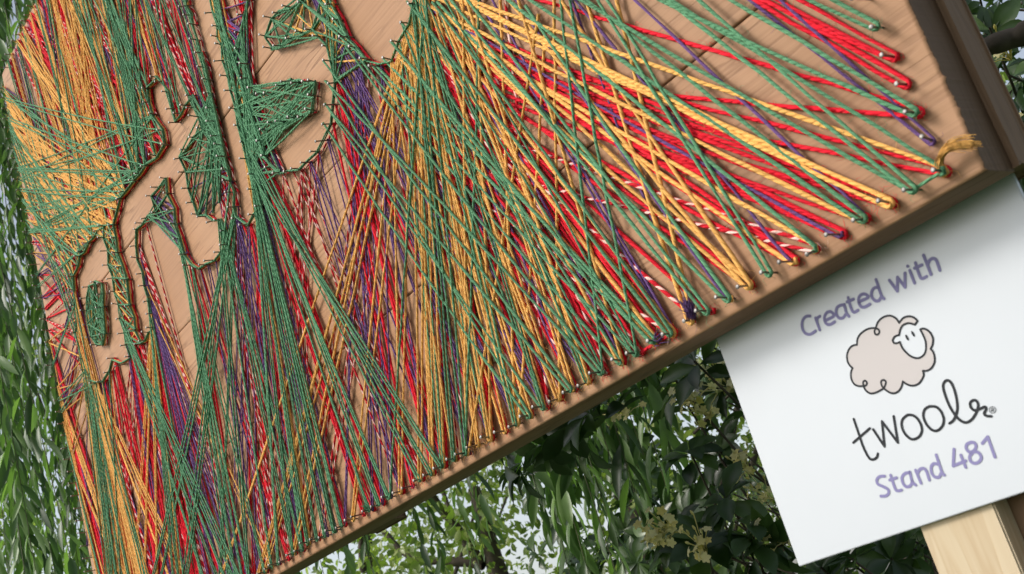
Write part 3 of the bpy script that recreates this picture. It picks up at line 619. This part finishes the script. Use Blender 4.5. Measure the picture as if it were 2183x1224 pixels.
stand = [[(405,950),(360,955),(335,985),(347,1022),(395,1045),(438,1072),(440,1108),(412,1128),(372,1130)], [(460,942),(500,1060),(525,1082),(558,1075)], [(452,985),(513,965)],
 [(635,918),(592,925),(563,960),(570,1010),(600,1045),(638,1035),(655,1000)], [(632,913),(655,1000),(685,1030)], [(685,897),(733,1013)], [(700,928),(725,888),(760,882),(785,912),(808,985)],
 [(870,760),(920,910),(943,940)], [(882,842),(848,838),(825,867),(830,922),(860,958),(895,958),(913,925)], [(1030,708),(1023,858)], [(1023,858),(1135,812)], [(1092,762),(1135,870)],
 [(1185,645),(1145,665),(1142,705),(1175,735),(1215,715),(1228,680),(1215,652),(1185,645)], [(1200,735),(1172,770),(1178,812),(1215,835),(1255,820),(1275,785),(1260,748),(1230,730),(1200,735)], [(1285,655),(1333,597)], [(1333,597),(1398,778)]]
print_part('lettering', tr(stand, 1790, 790, 4.22), 6.0 * pxm, MLIL, 0.00035, 'lilac words Stand 481')
twool = [[(128,437),(180,590),(215,690),(265,785),(305,800),(335,780),(345,748)], [(125,648),(273,520)], [(303,530),(405,683)], [(405,683),(382,458)], [(382,458),(525,648)], [(525,648),(487,412)],
 [(610,400),(567,440),(560,500),(590,570),(650,618),(710,600),(740,550),(733,490),(700,432),(655,402),(610,400)], [(810,322),(767,350),(754,410),(780,480),(830,533),(880,540),(925,500),(938,440),(915,372),(870,328),(810,322)],
 [(990,475),(1030,440),(1060,350),(1050,240),(1020,140),(985,92),(950,97),(932,140),(950,220),(990,320),(1040,400),(1090,450),(1140,468),(1190,440),(1230,380),(1248,320),(1235,277),(1205,267),(1177,290),(1182,330),(1215,358),(1265,345),(1305,327),(1320,345),(1302,388),(1325,408),(1365,412)]]
print_part('lettering', tr(twool, 1790, 790, 4.22), 5.2 * pxm, MINK, 0.00035, 'dark handwritten word twool')
rmark = [[(1377 + 29 * math.cos(a), 354 + 29 * math.sin(a)) for a in np.linspace(0, 2 * math.pi, 17)], [(1366,372),(1372,340),(1386,342),(1386,354),(1371,357)], [(1378,357),(1386,372)]]
print_part('lettering', tr(rmark, 1790, 790, 4.22), 1.1 * pxm, MINK, 0.00035, 'small circled R mark')
body = [(840,235),(800,180),(740,145),(680,145),(610,175),(560,230),(535,300),(518,345),(530,382),(558,388),(582,358),(570,322),(530,305),(470,305),(400,330),(330,385),(295,450),(290,520),(230,535),(185,580),(160,650),(165,730),(195,790),(232,825),(212,880),(215,960),(250,1030),(310,1060),(370,1060),(408,1050),(420,1015),(395,990),(370,1010),(375,1060),(400,1110),(450,1150),(500,1155),(560,1135),(635,1090),(660,1040),(665,1000),(635,980),(605,1000),(612,1050),(640,1090),(700,1135),(760,1155),(820,1135),(865,1080),(888,1000),(950,1040),(1020,1055),(1090,1030),(1140,970),(1160,910),(1150,860),(1200,860),(1260,825),(1300,750),(1300,670),(1280,610),(1250,575),(1275,520),(1280,440),(1250,370),(1200,325),(1150,310),(1115,322)]
face = [(840,235),(890,175),(960,150),(1030,165),(1080,210),(1045,260),(1000,245),(950,240),(890,265),(855,320),(838,395),(790,410),(757,455),(770,495),(810,500),(850,485),(880,560),(930,620),(990,670),(1060,695),(1120,685),(1170,640),(1190,570),(1185,480),(1160,410),(1115,322)]
def flat(name, pts, mat, off):
    V = [tuple(sw(*p, off)) for p in pts]; me = bpy.data.meshes.new(name); me.from_pydata(V, [], [list(range(len(V)))]); me.update(); o = link(name, me, mat, None); o.parent = panel; return o
outer = [(840,235),(800,180),(740,145),(680,145),(610,175),(560,230),(535,300),(470,305),(400,330),(330,385),(295,450),(290,520),(230,535),(185,580),(160,650),(165,730),(195,790),(232,825),(212,880),(215,960),(250,1030),(310,1060),(370,1060),(400,1110),(450,1150),(500,1155),(560,1135),(635,1090),(700,1135),(760,1155),(820,1135),(865,1080),(888,1000),(950,1040),(1020,1055),(1090,1030),(1140,970),(1160,910),(1150,860),(1200,860),(1260,825),(1300,750),(1300,670),(1280,610),(1250,575),(1275,520),(1280,440),(1250,370),(1200,325),(1150,310),(1115,322)] + face[::-1][1:]
flat('sheep_fleece', tr([outer], 1780, 650, 6.12)[0], MWOOL, 0.00015)
print_part('sheep_outline', tr([body[:i + 1][j:] for j, i in ((0, 12), (12, 17), (17, 23), (23, 28), (28, 33), (33, 37), (37, 44), (44, 49), (49, 55), (55, 61), (61, 67))] + [face[0:5], face[4:6], face[5:11], face[10:16], face[15:]], 1780, 650, 6.12), 4.1 * pxm, MINK, 0.00030)
for cx, cy in ((942, 428), (1020, 378)):
    el = [(cx + 22 * math.cos(a) * math.cos(.35) + 40 * math.sin(a) * math.sin(.35) * 1.0, cy - 22 * math.cos(a) * math.sin(.35) * -1 + 40 * math.sin(a) * math.cos(.35)) for a in np.linspace(0, 2 * math.pi, 17)[:-1]]
    flat('eye', tr([el], 1780, 650, 6.12)[0], MINK, 0.00033)

# ------------------------------------------------------------------ foliage
def leaf_template(prof, bend, fold):
    """leaf along +Y: spine of 5 points with half widths; folded along the midrib and drooping"""
    t = np.linspace(0, 1, len(prof)); sp = np.stack([0 * t, t, -bend * t * t], -1); V = [sp]; n = len(t)
    for sg in (-1, 1): V.append(np.stack([sg * np.array(prof), t, -bend * t * t + fold * np.array(prof)], -1))
    V = np.concatenate(V); T = []; Q = []
    for i in range(n - 1):
        for sg, o in ((-1, n), (1, 2 * n)):
            q = [i, o + i, o + i + 1, i + 1] if sg < 0 else [i, i + 1, o + i + 1, o + i]
            if i == 0: T.append([0, o + 1, 1] if sg < 0 else [0, 1, o + 1])
            elif i == n - 2: T.append([i, o + i, i + 1] if sg < 0 else [i, i + 1, o + i])
            else: Q.append(q)
    return V, np.array(T), np.array(Q)
LW = leaf_template([0, .095, .115, .085, 0], 0.18, 0.4)               # willow: long and narrow
LP = leaf_template([0, .07, .15, .225, .245, .17, 0], 0.30, 0.45)               # evergreen: obovate
LF = leaf_template([0, .22, .26, 0], 0.15, 0.3)                     # small far leaf
def leaf_mats(pos, dr, nrm, ln, wd_=None):
    y = dr / (np.linalg.norm(dr, axis=1)[:, None] + 1e-9); z = nrm - y * (nrm * y).sum(1)[:, None]; z /= np.linalg.norm(z, axis=1)[:, None] + 1e-9; x = np.cross(y, z)
    ln = np.asarray(ln)[:, None]; w_ = ln if wd_ is None else np.asarray(wd_)[:, None]
    return np.stack([x * w_, y * ln, z * ln], 2), pos
def leaves_join(J, tpl, A, pos, rnd):
    V, T, Q = tpl; W = np.einsum('nij,vj->nvi', A, V) + pos[:, None]; k = len(V); base = (np.arange(len(pos)) * k)[:, None, None]
    n0 = J.n
    J.V.append(W.reshape(-1, 3)); J.n += len(pos) * k
    for f in (T, Q):
        if len(f) == 0: continue
        J.Q.setdefault(f.shape[1], []).append((base + f[None]).reshape(-1, f.shape[1]) + n0); J.R.setdefault(f.shape[1], []).append(np.repeat(rnd, len(f)))
        J.UV.setdefault(f.shape[1], []).append(np.zeros((len(pos) * f.size, 2)))
def tpl_mesh(name, tpl, mat):
    me = mesh_np(name, tpl[0], [tpl[1], tpl[2]]); me.materials.append(mat); return me
def plant_leaves(root, tpl, mat, A, pos, nobj=300, name='leaf', owner=None):
    """the leaves that show largest become parts of their own, the rest one mass; positions are world"""
    bpos = np.stack([-pos[:, 0], pos[:, 2] - ZB, -pos[:, 1]], -1); q = proj(bpos); vis_ = seen(bpos)
    score = np.where(vis_, np.linalg.norm(A[:, :, 1], axis=1) / np.maximum(q[:, 2], .1), -1.0)
    idx = np.argsort(-score)[:nobj]; idx = idx[score[idx] > 0]; rest = np.setdiff1d(np.arange(len(pos)), idx)
    me = tpl_mesh(name, tpl, mat); base = Vector(root.location)
    for i in idx:
        o = bpy.data.objects.new(name, me); COL.objects.link(o); o.parent = owner[i] if owner else root
        if not owner: o.matrix_parent_inverse = Matrix.Translation(-base)
        m4 = Matrix(A[i].tolist()).to_4x4(); m4.translation = Vector(pos[i]); o.matrix_basis = m4
    if len(rest):
        J = Join(); leaves_join(J, tpl, A[rest], pos[rest], rng.random(len(rest))); tag(link(name, J.me(name), mat, root), kind='stuff')
def limb(root, name, pts, r0, r1, mat, sides=9):
    P = np.array(pts, float); t = np.linspace(0, 1, len(P)); tt = np.linspace(0, 1, len(P) * 4); P = np.stack([np.interp(tt, t, P[:, k]) for k in range(3)], -1)
    P += rng.normal(0, r0 * 0.12, P.shape); V, Q, UV = tube_np(P, np.linspace(r0, r1, len(P)) * (1 + rng.normal(0, .06, len(P))), sides); return link(name, mesh_np(name, V, Q, UV), mat, root)

def willow_leaves(stem, ln=(0.075, 0.125), step=0.036):
    """alternate hanging leaves along a drooping stem (world points)"""
    L_ = np.concatenate([[0], np.cumsum(np.linalg.norm(np.diff(stem, axis=0), axis=1))]); s_ = np.arange(0.03, L_[-1], step); n = len(s_)
    p = np.stack([np.interp(s_, L_, stem[:, k]) for k in range(3)], -1); a = np.arange(n) * 2.4 + rng.uniform(0, 6) + rng.normal(0, .4, n)
    lat = np.stack([np.cos(a), np.sin(a), 0 * a], -1); sp_ = rng.uniform(0.25, 0.75, n)[:, None]
    d = np.array([0, 0, -1.0]) + lat * sp_ + rng.normal(0, .10, (n, 3)); nr = lat * 1.0 + np.array([0, 0, .8]) * sp_ + rng.normal(0, .5, (n, 3))
    l = rng.uniform(*ln, n) * np.clip((L_[-1] - s_) / 0.2 + 0.45, .45, 1); return leaf_mats(p, d, nr, l)
def frond_stem(x, y, ztop, zbot, sway=0.06):
    n = 14; t = np.linspace(0, 1, n); ph = rng.uniform(0, 6); a, b = rng.normal(0, sway, 2)
    return np.stack([x + a * t * t + 0.015 * np.sin(ph + 5 * t), y + b * t * t + 0.015 * np.cos(ph + 4 * t), ztop + (zbot - ztop) * t], -1)
def willow(root, stems, nobj=300, step=0.034):
    As, Ps, ow = [], [], []
    for st in stems:
        V, Q, UV = tube_np(st, np.linspace(.0028, .0010, len(st)), 5); fo = link('frond', mesh_np('frond', V, Q, UV), MSTEM, root)
        A, p = willow_leaves(st, step=step); As.append(A); Ps.append(p); ow += [fo] * len(p)
    plant_leaves(root, LW, MWIL, np.concatenate(As), np.concatenate(Ps), nobj, owner=ow)
# --- the willow curtain beyond the board's far end
wl = empty('willow_tree', w3((6.2, -ZB, -1.9))); tag(wl, 'weeping willow hanging its leafy fronds beyond the far left end of the board', 'tree')
limb(wl, 'trunk', w3(np.array([(6.2, -ZB - 0.1, -1.9), (6.15, 0, -1.9), (6.0, 1.6, -1.8), (5.7, 3.0, -1.6), (5.2, 3.9, -1.3)])), 0.19, 0.07, MBARK)
for e_ in ((4.2, 3.9, -0.5), (3.8, 4.0, -1.6), (5.0, 4.3, -2.6), (4.4, 4.2, -1.1)):
    limb(wl, 'branch', w3(np.array([(5.9, 2.2, -1.75), (5.3, 3.5, (-1.5 + e_[2]) / 2), e_])), 0.06, 0.012, MBARK, 7)
stems = []
for _ in range(72):
    x = rng.uniform(-90, 290); z = rng.uniform(3.3, 6.4); b = atz(x + 0.18 * 0, 612, z); vb = rng.choice([rng.uniform(0.2, 0.9), rng.uniform(-0.5, 0.5), rng.uniform(1.0, 1.7)], p=[.4, .35, .25])
    p = w3(b); stems.append(frond_stem(p[0], p[1], ZB + rng.uniform(3.2, 4.2), ZB + vb))
willow(wl, stems)
# --- the willow whose fronds trail down behind the board
TU, _, TN = atz(1860, 900, 6.0)
wr = empty('willow_tree', w3((TU, -ZB, TN))); tag(wr, 'weeping willow trailing bright fronds below the board, between it and the sign', 'tree')
limb(wr, 'trunk', w3(np.array([(TU, -ZB - 0.1, TN), (TU, 0.3, TN), (TU - .1, 2.0, TN + .1), (TU - .2, 3.4, TN + .4)])), 0.16, 0.06, MBARK)
for e_ in ((2.0, 2.9, -1.2), (1.2, 2.9, -1.8), (3.0, 2.9, -1.0), (0.4, 2.9, -2.2)):
    limb(wr, 'branch', w3(np.array([(TU - .2, 3.3, TN + .4), ((TU + e_[0]) / 2, 3.6, (TN + e_[2]) / 2), e_])), 0.05, 0.010, MBARK, 7)
stems = []
for (x, y, z, yb) in ((1140, 880, 2.8, 1330), (1168, 900, 2.9, 1290), (1190, 900, 3.0, 1190), (1128, 900, 3.1, 1240), (1205, 900, 2.75, 1300), (1150, 900, 3.0, 1120), (1325, 880, 2.8, 1080), (1345, 880, 2.9, 1130), (1362, 880, 2.7, 1060), (1392, 880, 2.9, 1010), (1415, 880, 3.0, 980), (1290, 880, 3.1, 1000), (1262, 860, 3.0, 960), (1300, 870, 2.6, 990), (1180, 900, 2.6, 1330), (1120, 930, 2.7, 1150), (1218, 890, 3.1, 1080), (1350, 870, 2.5, 1100), (1375, 860, 2.6, 1020), (1095, 960, 2.9, 1120), (1235, 890, 2.8, 1010),
                      (760, 1200, 4.2, 1400), (800, 1180, 4.6, 1420), (890, 1100, 4.4, 1500), (930, 1100, 4.5, 1300), (970, 1080, 4.8, 1450), (1010, 1080, 4.6, 1180), (1040, 1080, 3.6, 1150), (620, 1220, 4.4, 1500), (690, 1220, 4.8, 1500)):
    b = atz(x, y, z); p = w3(b); zb_ = w3(atz(x + 0.3 * (yb - y), yb, z))[2]; stems.append(frond_stem(p[0], p[1], ZB + rng.uniform(2.3, 2.8), zb_, 0.02))
for _ in range(150):                                                # unseen crown above and behind the board, added to shade the shrub
    p = w3((rng.uniform(-1.1, 1.5), 0, rng.uniform(-3.4, -0.35))); zt = ZB + rng.uniform(2.3, 3.5); stems.append(frond_stem(p[0], p[1], zt, zt - rng.uniform(0.5, 1.1), 0.05))
willow(wr, stems)
# --- flowering evergreen shrub behind the sign
sh = empty('evergreen_shrub', w3((1.2, -ZB, -1.9))); tag(sh, 'dark evergreen shrub with creamy flower clusters behind the sign', 'shrub')
ros = [(1070, 1000, 2.2), (1110, 985, 2.3), (1250, 880, 2.1), (1290, 850, 2.2), (1205, 910, 2.3), (1225, 960, 2.5), (1160, 960, 2.4), (1480, 770, 2.1), (1530, 830, 2.3), (1430, 800, 2.3), (1545, 1060, 2.1), (1600, 1120, 2.0), (1500, 1150, 2.1), (1430, 1130, 2.2), (1650, 1170, 2.0),
       (1470, 960, 2.3), (1530, 960, 2.4), (1560, 1190, 2.0), (2110, 60, 2.0), (2150, 160, 2.1), (2170, 260, 2.0), (2120, 230, 2.2), (2160, 20, 2.1), (2175, 330, 2.1), (1800, 1180, 2.1), (1900, 1190, 2.2), (1750, 1210, 2.2)]
ros = [atz(*r_) for r_ in ros]
for _ in range(150):
    ros.append(atz(rng.uniform(1330, 2330), rng.uniform(-160, 1380), rng.uniform(2.2, 3.3)))
for _ in range(40):
    ros.append(atz(rng.uniform(1090, 1500), rng.uniform(960, 1360), rng.uniform(3.4, 4.8)))
for _ in range(170):
    ros.append(atz(rng.uniform(1180, 2330), rng.uniform(700, 1380) if rng.random() < .6 else rng.uniform(-160, 700), rng.uniform(3.2, 4.6)))
def clear(P): return np.array([not (r_[2] > -0.24 and -0.2 < r_[0] < 2.1) for r_ in P])
ros = np.array(ros); ros = ros[clear(ros)]
As, Ps = [], []; J = Join()
axs = []
for r_ in ros:
    p = w3(r_); ax = np.array([rng.normal(0, .45), -0.5 + rng.normal(0, .45), 0.55 + rng.normal(0, .4)]); ax /= np.linalg.norm(ax); axs.append(ax)
    n = rng.integers(8, 13); a = np.arange(n) * 2.4 + rng.uniform(0, 6); e1 = np.cross(ax, [0.3, .2, .9]); e1 /= np.linalg.norm(e1); e2 = np.cross(ax, e1)
    rad = np.cos(a)[:, None] * e1 + np.sin(a)[:, None] * e2; el = rng.uniform(-.15, .75, n)[:, None]
    d = rad + ax * el; A, pp = leaf_mats(p - ax * rng.uniform(0, .04, n)[:, None], d, ax - rad * el * .8 + rng.normal(0, .12, (n, 3)), rng.uniform(.055, .085, n)); As.append(A); Ps.append(pp)
    q = p - ax * rng.uniform(.22, .4) + np.array([0, .1, -.12]); V, Q, UV = tube_np(np.array([p, p * .6 + q * .4 - [0, 0, .02], q]), [.0022, .003, .0042], 5); 
    if proj(r_)[0] > 1420: J.add(V, Q, 0, UV)
tag(link('twig', J.me('twigs'), MBARK, sh), kind='stuff')
plant_leaves(sh, LP, MPIT, np.concatenate(As), np.concatenate(Ps))
limb(sh, 'branch', np.array([w3(atz(2360, -20, 1.72)), w3(atz(2183, 70, 1.74)), w3(atz(2110, 98, 1.76)), w3(atz(2020, 130, 1.80))]), 0.017, 0.014, MBARK)
for _ in range(9):
    a = w3((rng.uniform(0.5, 1.6), -ZB - .05, rng.uniform(-2.4, -1.7))); i = rng.choice(np.where(proj(ros)[:, 0] > 1600)[0]); b = w3(ros[i]); limb(sh, 'branch', np.array([a, a * .5 + b * .5 + [0, .25, .1], b + [0, .15, -.1]]), .016, .005, MBARK, 7)
def flower_cluster(p, ax, n, spread):
    Jf = Join(); e1 = np.cross(ax, [0.3, .2, .9]); e1 /= np.linalg.norm(e1); tp = leaf_template([0, .22, .36, .30, 0], .30, .12); fls = []
    for k in range(n):
        o = rng.normal(0, spread, 3) * .8; c = p + o + ax * .018; fa = ax + (o / spread) * .35 + rng.normal(0, .25, 3); fa /= np.linalg.norm(fa); f1 = np.cross(fa, e1 + .1); f1 /= np.linalg.norm(f1); f2 = np.cross(fa, f1)
        V, Q, UV = tube_np(np.array([p - ax * .01, (p + c) / 2, c]), [.0009, .0008, .0012], 4); Jf.add(V, Q, .1, UV)
        if rng.random() < .38:                                       # bud
            V, Q, UV = tube_np(np.array([c, c + fa * .004, c + fa * .008, c + fa * .011]), [.001, .0024, .0022, .0004], 6); Jf.add(V, Q, rng.random(), UV); continue
        J1 = Join(); a = np.arange(5) * 2 * np.pi / 5 + rng.uniform(0, 1); rad = np.cos(a)[:, None] * f1 + np.sin(a)[:, None] * f2
        A, pp = leaf_mats(np.repeat(c[None], 5, 0), rad + fa * .35, np.repeat(fa[None], 5, 0) - rad * .3, np.full(5, rng.uniform(.0075, .0105))); leaves_join(J1, tp, A, pp, np.full(5, rng.random())); fls.append(J1)
    fc = link('flower_cluster', Jf.me('flower_cluster'), MFLO, sh)
    for J1 in fls: o = link('flower', J1.me('flower'), MFLO, None); o.parent = fc
fl = [(1530, 790, 2.2), (1480, 850, 2.2), (1505, 880, 2.2), (1590, 1000, 2.2), (1430, 1130, 2.05), (1405, 1150, 2.05), (1500, 1170, 2.0), (1330, 880, 2.4), (2150, 120, 1.9), (2178, 310, 1.95), (1665, 1150, 2.0), (1560, 830, 2.3), (1640, 1060, 2.2)]
for x, y, z in fl:
    flower_cluster(w3(atz(x, y, z)), np.array([.15, -.75, .5]) / .915, rng.integers(16, 26), rng.uniform(.016, .024))
# --- trees further back
def far_tree(u, n, h, r, nl, label, lsize=(.05, .09), low=0.9):
    o = empty('tree', w3((u, -ZB, n))); tag(o, label, 'tree', 'trees further back in the garden')
    b = np.array(w3((u, -ZB, n))); limb(o, 'trunk', np.array([b - [0, 0, .1], b + [.1, 0, h * .3], b + [0, .1, h * .62]]), .13, .05, MBARK)
    blobs = []
    for k in range(34):
        a = rng.uniform(0, 6.28); zz = rng.uniform(low, h); rr = r * math.sqrt(max(0.05, 1 - ((zz - h * .5) / (h * .56)) ** 2)) * math.sqrt(rng.random()); c = b + [rr * math.cos(a), rr * math.sin(a), zz]; blobs.append((c, rng.uniform(.35, .75)))
    for k in range(6): c, q = blobs[k]; limb(o, 'branch', np.array([b + [0, 0, min(h * .5, max(.6, c[2] - .8))], (b + c) / 2 + [0, 0, c[2] * .2], c]), .04, .01, MBARK, 6)
    ix = rng.integers(0, len(blobs), nl); c = np.array([x[0] for x in blobs])[ix]; q = np.array([x[1] for x in blobs])[ix]
    d = rng.normal(0, 1, (nl, 3)); d /= np.linalg.norm(d, axis=1)[:, None]; pos = c + d * (q * rng.random(nl) ** .4)[:, None] * [1, 1, .8]
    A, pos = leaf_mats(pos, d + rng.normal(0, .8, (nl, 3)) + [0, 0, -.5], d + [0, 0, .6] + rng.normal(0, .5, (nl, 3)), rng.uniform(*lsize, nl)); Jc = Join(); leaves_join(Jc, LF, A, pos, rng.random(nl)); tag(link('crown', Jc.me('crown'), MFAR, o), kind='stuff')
for (x, y, z, h, r, nl, lab) in (
    (1000, 1100, 8.5, 4.6, 1.5, 5500, 'sunlit tree with bright leaves behind the trailing willow fronds at bottom centre'),
    (760, 1150, 11, 5.6, 1.9, 5500, 'paler distant tree glimpsed under the board, left of the trailing fronds'),
    (1300, 1000, 7.5, 5.0, 1.5, 8000, 'leafy tree filling the gap between the trailing fronds and the dark shrub'),
    (200, 800, 12, 8.0, 2.0, 8000, 'tall distant tree behind the willow curtain, close to the far end of the board'),
    (-40, 700, 14, 9.0, 2.4, 8000, 'tall distant tree behind the willow curtain at the far left edge'),
    (1600, 900, 8.5, 6.0, 1.8, 8000, 'tree behind the flowering shrub to the left of the sign'),
    (2000, 500, 8.0, 6.5, 2.0, 8000, 'tree behind the shrub to the right of the frame rail')):
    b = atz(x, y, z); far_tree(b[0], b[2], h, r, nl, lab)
